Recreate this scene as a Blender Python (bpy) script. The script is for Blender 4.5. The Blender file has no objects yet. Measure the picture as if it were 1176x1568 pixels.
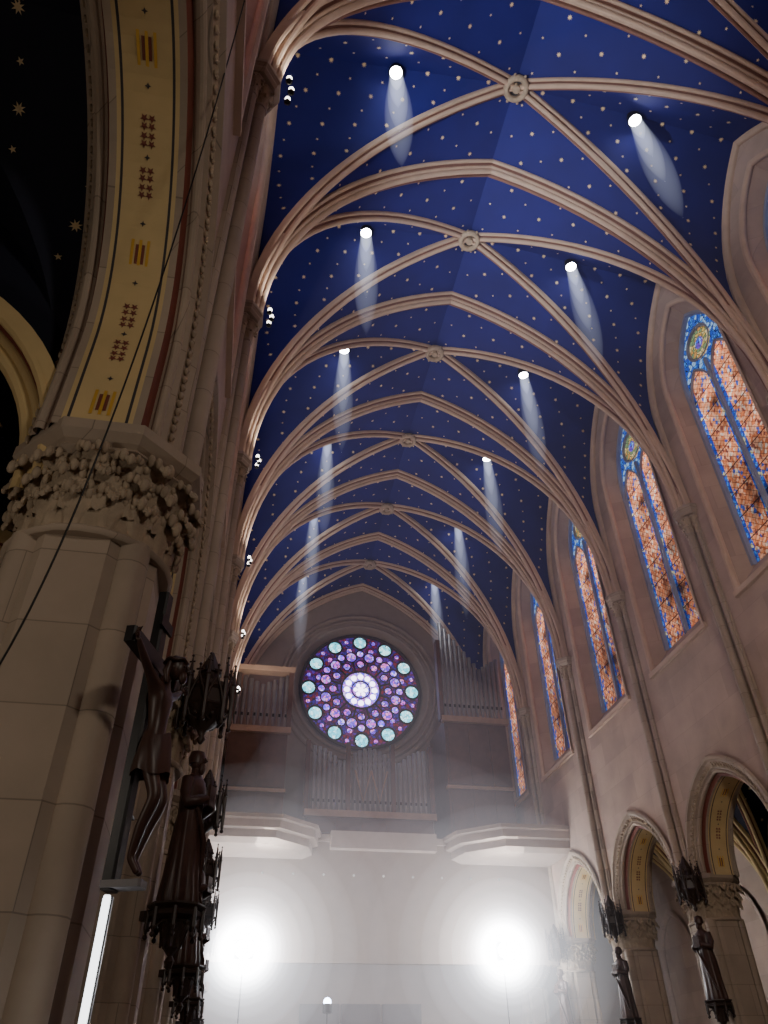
import bpy, math, random
from math import sin, cos, pi, sqrt, asin, atan2, hypot
from mathutils import Vector, Matrix
from mathutils.geometry import tessellate_polygon
random.seed(4)
CZ = 1.6            # camera height; all z below are relative to eye level
C = bpy.context.scene.collection

# ------------------------------------------------------------------ materials
def nt(name):
    m = bpy.data.materials.new(name); m.use_nodes = True
    t = m.node_tree; t.nodes.clear()
    o = t.nodes.new('ShaderNodeOutputMaterial')
    return m, t, o
def N(t, typ, **kw):
    n = t.nodes.new(typ)
    for k, v in kw.items():
        if k.startswith('i_'):
            key = k[2:]
            n.inputs[int(key) if key.isdigit() else key.replace('_', ' ')].default_value = v
        else: setattr(n, k, v)
    return n
def math_(t, op, a, b=None, c=None):
    n = t.nodes.new('ShaderNodeMath'); n.operation = op
    for i, x in enumerate((a, b, c)):
        if x is None: continue
        if isinstance(x, (int, float)): n.inputs[i].default_value = x
        else: t.links.new(x, n.inputs[i])
    return n.outputs[0]
def mixc(t, fac, a, b, mode='MIX'):
    n = t.nodes.new('ShaderNodeMix'); n.data_type = 'RGBA'; n.blend_type = mode
    for idx, x in ((0, fac), (6, a), (7, b)):
        if isinstance(x, (int, float)): n.inputs[idx].default_value = x
        elif isinstance(x, tuple): n.inputs[idx].default_value = (*x, 1) if len(x) == 3 else x
        else: t.links.new(x, n.inputs[idx])
    return n.outputs[2]
def plain(name, col, rough=0.7, metal=0.0, var=0.25, scale=3.0, bump=0.1):
    m, t, o = nt(name)
    b = N(t, 'ShaderNodeBsdfPrincipled', i_Roughness=rough, i_Metallic=metal)
    tc = N(t, 'ShaderNodeTexCoord')
    no = N(t, 'ShaderNodeTexNoise', i_Scale=scale, i_Detail=2.0)
    t.links.new(tc.outputs['Object'], no.inputs['Vector'])
    dark = tuple(c*(1-var) for c in col); lite = tuple(min(1, c*(1+var)) for c in col)
    c = mixc(t, no.outputs[0], dark, lite)
    t.links.new(c, b.inputs['Base Color'])
    if bump > .1:
        n2 = N(t, 'ShaderNodeTexNoise', i_Scale=scale*8, i_Detail=1.0)
        t.links.new(tc.outputs['Object'], n2.inputs['Vector'])
        bp = N(t, 'ShaderNodeBump', i_Strength=bump, i_Distance=0.03)
        t.links.new(n2.outputs[0], bp.inputs['Height']); t.links.new(bp.outputs[0], b.inputs['Normal'])
    t.links.new(b.outputs[0], o.inputs[0])
    return m
def stone(name, col, joint=0.55, bw=0.95, rh=0.5):
    m, t, o = nt(name)
    b = N(t, 'ShaderNodeBsdfPrincipled', i_Roughness=0.8)
    g = N(t, 'ShaderNodeNewGeometry')
    s = N(t, 'ShaderNodeSeparateXYZ'); t.links.new(g.outputs['Position'], s.inputs[0])
    xy = math_(t, 'ADD', s.outputs[0], s.outputs[1])
    cb = N(t, 'ShaderNodeCombineXYZ'); t.links.new(xy, cb.inputs[0]); t.links.new(s.outputs[2], cb.inputs[1])
    br = N(t, 'ShaderNodeTexBrick'); br.inputs['Scale'].default_value = 1.0
    br.inputs['Brick Width'].default_value = bw; br.inputs['Row Height'].default_value = rh
    br.inputs['Mortar Size'].default_value = 0.006; br.inputs['Mortar Smooth'].default_value = 0.3
    br.inputs['Color1'].default_value = (*[c*0.9 for c in col], 1)
    br.inputs['Color2'].default_value = (*[min(1, c*1.06) for c in col], 1)
    br.inputs['Mortar'].default_value = (*[c*joint for c in col], 1)
    t.links.new(cb.outputs[0], br.inputs['Vector'])
    no = N(t, 'ShaderNodeTexNoise', i_Scale=1.3, i_Detail=4.0)
    t.links.new(g.outputs['Position'], no.inputs['Vector'])
    c = mixc(t, 0.5, br.outputs['Color'], mixc(t, no.outputs[0], (0.2, 0.2, 0.2), (1, 1, 1)), 'MULTIPLY')
    t.links.new(c, b.inputs['Base Color'])
    t.links.new(b.outputs[0], o.inputs[0])
    return m
def emis(name, col, st):
    m, t, o = nt(name)
    e = N(t, 'ShaderNodeEmission', i_Color=(*col, 1), i_Strength=st)
    t.links.new(e.outputs[0], o.inputs[0]); return m
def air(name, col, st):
    """painted glow of beams, bloom and haze: homogeneous, purely emissive volume"""
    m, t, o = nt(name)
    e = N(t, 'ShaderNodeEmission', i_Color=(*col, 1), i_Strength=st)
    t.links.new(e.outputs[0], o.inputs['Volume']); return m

M_WALL = stone('wall_plaster_stone', (0.58, 0.43, 0.345), 0.85, 1.6, 0.8)
M_PIER = stone('pier_limestone', (0.52, 0.415, 0.32), 0.6, 1.1, 0.62)
M_RIB = plain('rib_stone', (0.56, 0.41, 0.305), 0.7, 0, 0.15)
M_RIBD = plain('rib_groove', (0.24, 0.12, 0.09), 0.7, 0, 0.15)
M_CARVE = plain('carved_stone', (0.42, 0.33, 0.235), 0.8, 0, 0.3, 8, .2)
M_RED = plain('red_paint', (0.20, 0.055, 0.035), 0.7, 0, 0.2)
M_BLUE = plain('vault_blue', (0.0085, 0.0115, 0.165), 0.8, 0, 0.35, 0.6, 0)
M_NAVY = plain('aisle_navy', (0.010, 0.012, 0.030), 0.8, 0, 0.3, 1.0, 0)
M_STAR = plain('star_gilt', (0.85, 0.66, 0.38), 0.45, 0.0, 0.1, 3, 0)
M_CREAM = plain('cream_paint', (0.66, 0.50, 0.25), 0.7, 0, 0.12)
M_GOLD = plain('gold_paint', (0.75, 0.45, 0.07), 0.5, 0.2, 0.1)
M_DARKL = plain('dark_line_paint', (0.05, 0.045, 0.05), 0.7, 0, 0.1)
M_WOOD = plain('dark_oak', (0.040, 0.022, 0.016), 0.45, 0, 0.4, 6)
M_BODY = plain('carved_brown_wood', (0.065, 0.030, 0.022), 0.4, 0, 0.4, 6)
M_BLACK = plain('black_wood', (0.010, 0.009, 0.010), 0.4, 0, 0.3, 6)
M_PIPE = plain('organ_pipe_tin', (0.30, 0.27, 0.26), 0.45, 0.3, 0.15)
M_GREY = plain('grey_marble', (0.25, 0.24, 0.25), 0.4, 0.0, 0.15)
M_OWOOD = plain('organ_wood', (0.13, 0.062, 0.040), 0.5, 0, 0.3)
M_OLIGHT = plain('organ_moulding', (0.42, 0.27, 0.18), 0.5, 0, 0.2)
M_GALL = plain('gallery_stone', (0.40, 0.32, 0.27), 0.8, 0, 0.1)
M_GWALL = plain('gallery_wall_plaster', (0.30, 0.235, 0.19), 0.8, 0, 0.1)
M_FLOOR = stone('floor_tiles', (0.35, 0.30, 0.26), 0.6, 0.6, 0.6)
M_METAL = plain('black_metal', (0.02, 0.02, 0.02), 0.4, 0.5, 0.1)
M_TRAC = plain('tracery_stone', (0.30, 0.32, 0.42), 0.8, 0, 0.15)
M_LAMP = emis('lamp_lens', (0.93, 0.96, 1.0), 60)
M_FLOOD = emis('flood_lens', (0.97, 0.98, 1.0), 120)
M_UP = emis('uplight_lens', (1.0, 0.92, 0.82), 7)
M_DOT = emis('sconce_lens', (1.0, 0.95, 0.9), .6)
M_TUBE = emis('tube_glow', (0.95, 0.98, 1.0), 4)
M_SMALL = emis('small_lens', (0.6, 0.7, 1.0), 20)

# ------------------------------------------------------------------ mesh builder
class MB:
    def __init__(s): s.v = []; s.f = []; s.m = []; s.s = []
    def add(s, vs, fs, mat=0, smooth=False):
        o = len(s.v); s.v.extend([tuple(v) for v in vs])
        for k, f in enumerate(fs):
            s.f.append([i+o for i in f]); s.m.append(mat[k] if isinstance(mat, list) else mat); s.s.append(smooth)
    def obj(s, name, mats, parent=None, loc=(0, 0, 0), rot=0.0):
        me = bpy.data.meshes.new(name); me.from_pydata(s.v, [], s.f)
        for m in mats: me.materials.append(m)
        me.polygons.foreach_set('material_index', s.m)
        me.polygons.foreach_set('use_smooth', s.s); me.update()
        return mkobj(name, me, parent, loc, rot)
def mkobj(name, me, parent=None, loc=(0, 0, 0), rot=0.0):
    ob = bpy.data.objects.new(name, me); C.objects.link(ob)
    ob.location = (loc[0], loc[1], loc[2] + CZ) if parent is None or not parent.get('local') else loc
    ob.rotation_euler = (0, 0, rot)
    if parent: ob.parent = parent
    return ob
def empty(name, loc=None, rot=0.0):
    e = bpy.data.objects.new(name, None); C.objects.link(e); e.empty_display_size = 0.2
    if loc is not None:
        e.location = (loc[0], loc[1], loc[2]+CZ); e.rotation_euler = (0, 0, rot); e['local'] = 1
    return e

def box(mb, x0, x1, y0, y1, z0, z1, mat=0):
    vs = [(x, y, z) for x in (x0, x1) for y in (y0, y1) for z in (z0, z1)]
    mb.add(vs, [(0, 1, 3, 2), (4, 6, 7, 5), (0, 4, 5, 1), (2, 3, 7, 6), (0, 2, 6, 4), (1, 5, 7, 3)], mat)
def loft(mb, rings, mat=0, smooth=True, closed=True, cap=False, mats=None):
    n = len(rings[0]); vs = [p for r in rings for p in r]; fs = []; ms = []
    for i in range(len(rings)-1):
        for j in range(n if closed else n-1):
            k = (j+1) % n
            fs.append((i*n+j, i*n+k, (i+1)*n+k, (i+1)*n+j)); ms.append(mats[j] if mats else mat)
    mb.add(vs, fs, ms, smooth)
    if cap:
        mb.add(rings[0], [tuple(range(n))[::-1]], mat); mb.add(rings[-1], [tuple(range(n))], mat)
def lathe(mb, cx, cy, prof, n=16, mat=0, smooth=True, ph=0.0, cap=True):
    loft(mb, [[(cx+r*cos(ph+2*pi*j/n), cy+r*sin(ph+2*pi*j/n), z) for j in range(n)] for r, z in prof], mat, smooth, True, cap)
def tube(mb, pts, rad, n=8, mat=0, cap=True):
    pts = [Vector(p) for p in pts]; rings = []
    up = None
    for i, p in enumerate(pts):
        T = (pts[min(i+1, len(pts)-1)]-pts[max(i-1, 0)]).normalized()
        if up is None: up = Vector((0, 0, 1)) if abs(T.z) < 0.9 else Vector((1, 0, 0))
        A = T.cross(up).normalized(); B = A.cross(T).normalized(); up = B
        r = rad[i] if isinstance(rad, (list, tuple)) else rad
        rings.append([p + A*(r*cos(2*pi*j/n)) + B*(r*sin(2*pi*j/n)) for j in range(n)])
    loft(mb, rings, mat, True, True, cap)
def ball(mb, c, r, mat=0, nu=10, nv=6, sc=(1, 1, 1)):
    rings = []
    for i in range(nv+1):
        a = -pi/2 + pi*i/nv
        rr = max(cos(a), 1e-3)
        rings.append([(c[0]+r*sc[0]*rr*cos(2*pi*j/nu), c[1]+r*sc[1]*rr*sin(2*pi*j/nu), c[2]+r*sc[2]*sin(a)) for j in range(nu)])
    loft(mb, rings, mat, True, True, True)
def sweep(mb, p2, org, d, prof, mats, smooth=False, closed=False):
    """p2: (u,z) points in vertical plane through org along d; prof (b,n) n>0 toward inside"""
    d = Vector((d[0], d[1], 0)).normalized(); B = Vector((-d.y, d.x, 0)); rings = []
    n = len(p2)
    for i, (u, z) in enumerate(p2):
        def tg(a, b):
            q = Vector((p2[b][0]-p2[a][0], p2[b][1]-p2[a][1])); return q.normalized()
        if closed: t1 = tg((i-1) % n, i); t2 = tg(i, (i+1) % n)
        else:
            t1 = tg(max(i-1, 0), max(i, 1)); t2 = tg(min(i, n-2), min(i+1, n-1))
        t = (t1+t2).normalized(); ms = 1/max(0.5, t.dot(t1))
        nn = Vector((t.y, -t.x))*ms
        P = Vector((org[0], org[1], 0)) + d*u + Vector((0, 0, z))
        rings.append([P + B*b + (d*nn.x + Vector((0, 0, nn.y)))*k for b, k in prof])
    if closed: rings.append(rings[0])
    loft(mb, rings, 0, smooth, False, False, mats)
def halfarc(a, h, n):
    R = (a*a+h*h)/(2*a); tm = asin(min(1, h/R))
    return [(R-R*cos(tm*i/n), R*sin(tm*i/n)) for i in range(n+1)]
def arch(a, h, zs, n=14, stilt=0.0):
    L = halfarc(a, h, n); l = [(-a+u, zs+stilt+z) for u, z in L]
    r = [(-u, z) for u, z in l[:-1]][::-1]
    if stilt: l = [(-a, zs)]+l; r = r+[(a, zs)]
    return l+r
def rolls(spec):
    pr = []; ms = []
    for s in spec:
        if len(s) == 3:
            pr.append((s[0], s[1])); ms.append(s[2])
        else:
            cb, cn, r, a0, a1, m = s
            for i in range(6):
                a = math.radians(a0+(a1-a0)*i/5); pr.append((cb+r*cos(a), cn+r*sin(a))); ms.append(m)
    return pr, ms[1:]+[0]
PT = rolls([(-.30, -.1, 0), (-.30, .02, 0), (-.25, .04, .06, 200, -20, 0), (-.17, .03, 1), (-.13, .10, 1), (-.09, .13, .05, 200, 60, 0),
            (0, .22, .085, 170, 10, 0), (.09, .13, .05, 120, -20, 0), (.13, .10, 0), (.17, .03, 1), (.25, .04, .06, 200, -20, 1), (.30, .02, 0), (.30, -.1, 0)])
PT = ([(b*.88, n) for b, n in PT[0]], PT[1])
PD = rolls([(-.16, -.1, 0), (-.16, .02, 0), (-.115, .03, .04, 190, 0, 0), (-.07, .05, 1), (-.055, .10, 1), (0, .14, .065, 180, 0, 0), (.055, .10, 0), (.07, .05, 1),
            (.115, .03, .04, 180, -10, 1), (.16, .02, 0), (.16, -.1, 0)])
PW = rolls([(-.12, -.1, 0), (-.12, .03, 0), (0, .05, .09, 160, 20, 0), (.12, .03, 0), (.12, -.1, 0)])

def star(mb, P, nrm, tan, r, k=8, mat=0):
    nrm = nrm.normalized(); A = tan.normalized(); B = nrm.cross(A)
    vs = [P + nrm*0.004]
    for i in range(2*k):
        a = pi*i/k; q = r if i % 2 == 0 else r*0.42
        vs.append(P + A*(q*cos(a)) + B*(q*sin(a)))
    mb.add(vs, [(0, 1+i, 1+(i+1) % (2*k)) for i in range(2*k)], mat)

def vault_bay(web, rib, stars, xa, xb, y0, y1, zs, zc, zw, stilt, sp=0.62, sr=0.085, pd=PD):
    cx, cy = (xa+xb)/2, (y0+y1)/2; hd = zc-zs; NS = 20; cen = Vector((cx, cy, zs+hd*0.35))
    for sx in (xa, xb):
        for sy in (y0, y1):
            L = hypot(cx-sx, cy-sy); dx, dy = (cx-sx)/L, (cy-sy)/L
            a = abs(cx-sx); Rt = (a*a+hd*hd)/(2*a); gx = 1 if cx > sx else -1
            a2 = abs(cy-sy); h2 = zw-zs-stilt; Rw = (a2*a2+h2*h2)/(2*a2); gy = 1 if cy > sy else -1
            D = []; T = []; W = []
            for u, z in halfarc(L, hd, NS):
                D.append(Vector((sx+dx*u, sy+dy*u, zs+z)))
                T.append(Vector((sx+gx*(Rt-sqrt(max(0, Rt*Rt-z*z))), sy, zs+z)))
                zz = z*(zw-zs)/hd
                k = max(0, zz-stilt); W.append(Vector((sx, sy+gy*(Rw-sqrt(max(0, Rw*Rw-k*k))), zs+zz)))
            for O in (T, W):
                nv = 6
                rows = [[D[i].lerp(O[i], j/nv) for j in range(nv+1)] for i in range(NS+1)]
                loft(web, rows, 0, True, False)
                if stars is None: continue
                acc = 0; nxt = sp*0.6; row = 0
                for i in range(NS):
                    m0 = (D[i]+O[i])/2; m1 = (D[i+1]+O[i+1])/2; seg = (m1-m0).length
                    while acc+seg > nxt:
                        f = (nxt-acc)/seg; A = D[i].lerp(D[i+1], f); Bq = O[i].lerp(O[i+1], f)
                        wd = (Bq-A).length
                        off = 0.3 + (0.5*sp if row % 2 else 0.0)
                        q = off
                        while q < wd-0.12:
                            P = A.lerp(Bq, q/wd); tv = (Bq-A).normalized(); sv = (m1-m0).normalized()
                            nr = tv.cross(sv).normalized()
                            if nr.dot(cen-P) < 0: nr = -nr
                            star(stars, P+nr*0.02, nr, sv, sr*(1 if (row) % 2 else 0.6), 8 if row % 2 else 5)
                            q += sp
                        row += 1; nxt += sp*0.62
                    acc += seg
    if pd:
        for (p, q) in (((xa, y0), (xb, y1)), ((xa, y1), (xb, y0))):
            L = hypot(q[0]-p[0], q[1]-p[1])
            sweep(rib, arch(L/2, hd, zs, 20), ((p[0]+q[0])/2, (p[1]+q[1])/2), ((q[0]-p[0]), (q[1]-p[1])), *pd, smooth=False)

# ------------------------------------------------------------------ layout
XL, XR = -0.95, 12.12; XC = 5.585
Y0 = 0.87; BAY = 4.73
YB = [Y0+BAY*k for k in range(-1, 8)]    # -3.86 ... 33.98
YLW = list(YB); YLW[1] = 0.25             # first visible left arch is a little wider
ZS, ZCR = 13.35, 22.2
ZA = 4.52                                 # arcade springing (top of abacus)
XA, XB = XL+0.12, XR-0.12
def mx(x): return 2*XC-x

ceiling = empty('ceiling')
web, rib, st = MB(), MB(), MB()
for k in range(len(YB)-1):
    vault_bay(web, rib, st, XA, XB, YB[k], YB[k+1], ZS, ZCR, 21.3, 3.4, 0.88, 0.072)
    for x in (XL+0.02, XR-0.02):
        sweep(rib, arch(BAY/2-0.05, 21.3-ZS-3.4, ZS, 14, 3.4), (x, (YB[k]+YB[k+1])/2), (0, 1), *PW)
for y in YB:
    sweep(rib, arch((XB-XA)/2, ZCR-ZS, ZS, 26), (XC, y), (1, 0), *PT)
web.obj('nave_vault_web', [M_BLUE], ceiling)
rib.obj('nave_vault_ribs', [M_RIB, M_RIBD], ceiling)
st.obj('nave_vault_stars', [M_STAR], ceiling)
bo = MB()
for k in range(len(YB)-1):
    y = (YB[k]+YB[k+1])/2; z = ZCR-0.22
    R, r = 0.28, 0.085
    rings = []
    for i in range(20):
        a = 2*pi*i/20
        rings.append([(XC+(R+r*cos(b))*cos(a), y+(R+r*cos(b))*sin(a), z+r*1.4*sin(b)) for b in [2*pi*j/8 for j in range(8)]])
    rings.append(rings[0]); loft(bo, rings, 0, True)
    lathe(bo, XC, y, [(.10, z-.10), (.12, z-.04), (.11, z+.04), (.14, z+.2)], 12)
    lathe(bo, XC, y, [(.30, z+.10), (.30, z+.14)], 20, 1)
    for i in range(8):
        a = 2*pi*i/8+.39; ball(bo, (XC+.38*cos(a), y+.38*sin(a), z-.02), .045, 0, 6, 4)
bo.obj('vault_bosses', [M_CARVE, M_DARKL], ceiling)

# aisle vaults
AW = 4.9; ZAS, ZAC = 4.6, 8.9
web, rib, st = MB(), MB(), MB()
for side in (0, 1):
    xi, xo = XL-1.15, XL-1.15-AW
    xa, xb = (xo, xi) if side == 0 else (mx(xi), mx(xo))
    for k in range(len(YB)-1):
        vault_bay(web, rib, st, xa, xb, YB[k], YB[k+1], ZAS, ZAC, 8.5, 1.0, 0.85, 0.075, pd=None if side == 0 else PD)
    for y in YB[1:]:
        if side == 0:
            pa = arch((xb-xa)/2+.25, 2.71, 4.1, 18)
            sweep(rib, pa, ((xa+xb)/2, y-.3), (1, 0), *PT)
            rows = [[((xa+xb)/2+u, y-.30, z) for u, z in pa], [((xa+xb)/2+u, y-.30, 9.2) for u, z in pa]]
            loft(web, rows, 0, False, False)
        else:
            sweep(rib, arch((xb-xa)/2, ZAC-ZAS, ZAS, 18), ((xa+xb)/2, y), (1, 0), *PT)
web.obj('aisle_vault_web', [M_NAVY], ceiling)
rib.obj('aisle_vault_ribs', [M_CREAM, M_RED], ceiling)
st.obj('aisle_vault_stars', [M_STAR], ceiling)

# ------------------------------------------------------------------ foliage helpers
def leaf(mb, base, out, h, w, reach, mat=0):
    """curling crocket leaf growing up from base, outwards along 'out'"""
    out = Vector(out).normalized(); S = Vector((-out.y, out.x, 0)); Z = Vector((0, 0, 1)); rings = []
    n = 9
    def P_at(t):
        zz = h*sin(t*2.2); rr = reach*(t**2.0)
        if t > .8: zz -= h*0.5*(t-.8)
        return Vector(base)+out*rr+Z*zz
    for i in range(n+1):
        t = i/n
        ww = w*(0.4+0.8*max(0, sin(pi*min(1, t*1.05)))**0.7)*(1+.28*cos(t*19))
        if i == n: ww = w*.25
        P = P_at(t)
        rings.append([P-S*ww*.5-out*.01, P-S*ww*.28+out*w*.16, P+out*.005, P+S*ww*.28+out*w*.16, P+S*ww*.5-out*.01])
    loft(mb, rings, mat, True, False)
    if w > .12:
        for t, sg in ((.45, 1), (.45, -1), (.68, 1), (.68, -1), (.86, 1), (.86, -1), (.98, 0)):
            P = P_at(t)+S*sg*w*(.42 if t < .8 else .25)+out*w*.08
            ball(mb, P, w*.13*random.uniform(.7, 1.3), mat, 6, 5, (1, 1, 1.7))
    else:
        ball(mb, P_at(1), w*.26, mat, 7, 4, (1, 1, .8))
def capital(mb, cx, cy, z0, z1, r0, r1, nl, ph=0.0, stone_m=0, carve=1, nside=8, rows=2, abf=.26):
    h = z1-z0; ab = h*abf
    lathe(mb, cx, cy, [(r0*1.10, z0-.05), (r0*1.16, z0-.02), (r0*1.10, z0+.02), (r0, z0+.03)], nside*3, stone_m, True)
    lathe(mb, cx, cy, [(r0, z0), (r0*1.02, z0+h*.35), ((r0+r1)*.48, z0+h*.6), (r1*.92, z1-ab)], nside*3, carve, True)
    k = 1/cos(pi/nside)
    lathe(mb, cx, cy, [(r1*.86*k, z1-ab), (r1*.97*k, z1-ab*.85), (r1*.90*k, z1-ab*.62), (r1*.96*k, z1-ab*.55), (r1*1.05*k, z1-ab*.35), (r1*1.05*k, z1)], nside, stone_m, False, pi/nside)
    for row in range(rows):
        for i in range(nl):
            a = ph+2*pi*(i+.5*row)/nl+random.uniform(-.04, .04)
            rr = r0*(1.0+.03*row); f = row/max(1, rows-1); zb = z0+.03+h*.32*f
            leaf(mb, (cx+rr*cos(a), cy+rr*sin(a), zb), (cos(a), sin(a), 0), h*.38*random.uniform(.85, 1.1), 2*pi*r0/nl*.95, (r1-r0)*(.70+.5*f)*random.uniform(.8, 1.15), carve)

# ------------------------------------------------------------------ walls with openings
def arcade_wall(side):
    par = empty('wall_left' if side == 0 else 'wall_right')
    X = (lambda x: x) if side == 0 else mx
    face, back = X(XL), X(XL-1.1)
    mb = MB(); arcm = MB(); flo = MB(); frm = MB()
    YY = YLW if side == 0 else YB
    for k in range(len(YB)-1):
        y0, y1 = YY[k], YY[k+1]; yc = (y0+y1)/2
        if side == 0: a_ = (y1-y0)/2-.745; SA = (a_, a_+.01, 7.52-ZA-a_-.01)
        else: SA = (1.56, 2.0, 0.0)
        notch = [(yc+u, z) for u, z in arch(SA[0]+.39, SA[1]+.45, ZA, 12, SA[2])]
        outer = [(y0, ZA), (y0, 23), (y1, 23), (y1, ZA)]+notch[::-1]
        wc = (YB[k]+YB[k+1])/2
        Wo = [(wc+u, z) for u, z in arch(1.5, 2.75, 17.35, 12)]
        Wo = [(wc-1.5, 10.15)]+Wo+[(wc+1.5, 10.15)]
        Wi = [(wc+u, z) for u, z in arch(1.22, 2.35, 17.35, 12)]
        Wi = [(wc-1.22, 10.8)]+Wi+[(wc+1.22, 10.8)]
        for xx, hole in ((face, Wo), (back, Wo)):
            loops = [[Vector((p[0], p[1], 0)) for p in outer], [Vector((p[0], p[1], 0)) for p in hole]]
            flat = outer+hole
            tr = tessellate_polygon(loops)
            mb.add([(xx, p[0], p[1]) for p in flat], [tuple(t) for t in tr], 0)
        xg = X(XL-0.5)
        loft(mb, [[(face, *p) for p in Wo], [(xg, *p) for p in Wi], [(back, *p) for p in Wo]], 0, False, True)
        sweep(frm, [(u, z) for u, z in [(p[0]-wc, p[1]) for p in Wo]], (face, wc), (0, 1), [(b*.7, n*.6) for b, n in PW[0]], PW[1])
        sx = 1 if side == 0 else -1
        box(frm, min(face-.05*sx, face+.1*sx), max(face-.05*sx, face+.1*sx), wc-1.62, wc+1.62, 10.02, 10.17)
        spec = [(-.62, -.52, 0), (-.66, -.47, 0), (-.66, -.40, 0), (-.60, -.36, 0), (-.57, -.30, 3), (-.56, -.20, 3), (-.50, -.17, 0),
                (-.47, -.13, .05, 180, 20, 0), (-.40, -.12, 0), (-.38, -.05, 1), (-.36, 0, 1), (-.29, .0, 0), (-.27, .0, 2), (-.25, 0, 2), (-.225, 0, 4), (.225, 0, 2), (.25, 0, 4), (.27, 0, 2),
                (.29, 0, 2), (.36, 0, 0), (.38, -.05, 1), (.40, -.12, 1), (.47, -.13, .05, 160, 0, 0), (.50, -.17, 0), (.56, -.2, 0), (.57, -.30, 3), (.60, -.36, 0), (.66, -.40, 0), (.66, -.47, 0), (.62, -.52, 0)]
        pr, ms = rolls(spec)
        path = arch(SA[0], SA[1], ZA, 20, SA[2])
        sweep(arcm, path, (X(XL-.55), yc), (0, 1), pr, ms)
        tot = sum(hypot(path[i+1][0]-path[i][0], path[i+1][1]-path[i][1]) for i in range(len(path)-1))
        def at(dist):
            c = 0
            for i in range(len(path)-1):
                L = hypot(path[i+1][0]-path[i][0], path[i+1][1]-path[i][1])
                if c+L >= dist:
                    f = (dist-c)/L; t = Vector((path[i+1][0]-path[i][0], path[i+1][1]-path[i][1]))/L
                    return path[i][0]+t.x*f*L, path[i][1]+t.y*f*L, t
                c += L
            return path[-1][0], path[-1][1], t
        near = side == 0 and k < 3
        nm_ = int((tot-.3)/.155)
        for q in range(nm_):
            dd = tot-.30-q*.155
            u, z, t = at(dd); nn = Vector((0, t.y, -t.x)); T3 = Vector((0, t.x, t.y))
            P = Vector((X(XL-.55), yc+u, z))+nn*.006
            m = (q+1) % 12
            if m in (5, 6, 8, 9):
                for a in range(4):
                    aa = pi/4+a*pi/2
                    star(flo, P+Vector((.05*cos(aa), 0, 0))+T3*(.05*sin(aa)), nn, T3, .042, 5, 1)
            elif m == 1:
                for w_ in (-.03, .03):
                    A = Vector((w_, 0, 0)); hw = Vector((.014, 0, 0)); hl = T3*.10
                    flo.add([P+A-hw-hl, P+A+hw-hl, P+A+hw+hl, P+A-hw+hl], [(0, 1, 2, 3)], 1)
                for w_ in (-.075, 0, .075):
                    A = Vector((w_, 0, 0)); hw = Vector((.014, 0, 0)); hl = T3*.15
                    flo.add([P+A-hw-hl, P+A+hw-hl, P+A+hw+hl, P+A-hw+hl], [(0, 1, 2, 3)], 2)
            elif m in (3, 7, 11):
                star(flo, P, nn, T3, .03, 4, 3)
        dd = .05
        while dd < tot:
            u, z, t = at(dd); nn = Vector((0, t.y, -t.x))
            for sg in ((1, -1) if near else (1 if side == 0 else -1,)):
                xx = XL-.55+.585*sg if side == 0 else mx(XL-.55)+.585*sg
                P = Vector((xx, yc+u, z))-nn*.26
                ball(flo, P, .038, 0, 6, 4, (.6, 1, 1.2))
                P2 = P-nn*.06+Vector((0, t.x, t.y))*.05
                ball(flo, P2, .028, 0, 5, 3)
            dd += .11
    mb.obj('masonry', [M_WALL], par); arcm.obj('arcade_arches', [M_PIER, M_RED, M_CREAM, M_CARVE, M_DARKL], par)
    flo.obj('arch_ornament', [M_CARVE, M_RED, M_GOLD, M_DARKL], par); frm.obj('window_mouldings', [M_RIB], par)
    return par
wl = arcade_wall(0); wr = arcade_wall(1)

# ------------------------------------------------------------------ piers
def pier_mesh():
    mb = MB()
    k = 1/cos(pi/8)
    lathe(mb, 0, 0, [(.80*k, -1.6), (.80*k, -1.15), (.74*k, -1.08), (.70*k, -.95), (.60*k, -.85)], 8, 0, False, pi/8)
    lathe(mb, 0, 0, [(.58*k, -.9), (.58*k, 3.55)], 8, 0, False, pi/8)
    for i in range(4):
        a = pi/4+i*pi/2
        lathe(mb, .56*cos(a), .56*sin(a), [(.2, -1.1), (.18, -.98), (.14, -.85), (.14, 3.55)], 14, 0, True)
    capital(mb, 0, 0, 3.55, ZA+.04, .60, .76, 15, rows=3, abf=.30)
    return mb
pm = pier_mesh()
def shaft_mesh():
    mb = MB(); z0 = ZA+.03
    for (dx, dy, r) in ((.16, 0, .105), (.04, -.2, .075), (.04, .2, .075)):
        lathe(mb, dx, dy, [(r*1.7, z0), (r*1.7, z0+.12), (r*1.35, z0+.16), (r*1.45, z0+.2), (r, z0+.28), (r, 12.55)], 14, 0, True)
        capital(mb, dx, dy, 12.55, 13.2, r*1.0, r*1.9, 6)
    box(mb, -.12, .06, -.3, .3, z0, 13.2, 0)
    pts = [(-.15, -.42), (.2, -.42), (.42, -.15), (.42, .15), (.2, .42), (-.15, .42)]
    loft(mb, [[(x*.86, y*.86, 13.1) for x, y in pts], [(x*.95, y*.95, 13.17) for x, y in pts], [(x*.95, y*.95, 13.22) for x, y in pts], [(x*1.05, y*1.05, 13.3) for x, y in pts], [(x*1.05, y*1.05, 13.38) for x, y in pts]], 0, False, True, True)
    return mb
sm = shaft_mesh()
pmd = smd = None
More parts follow.
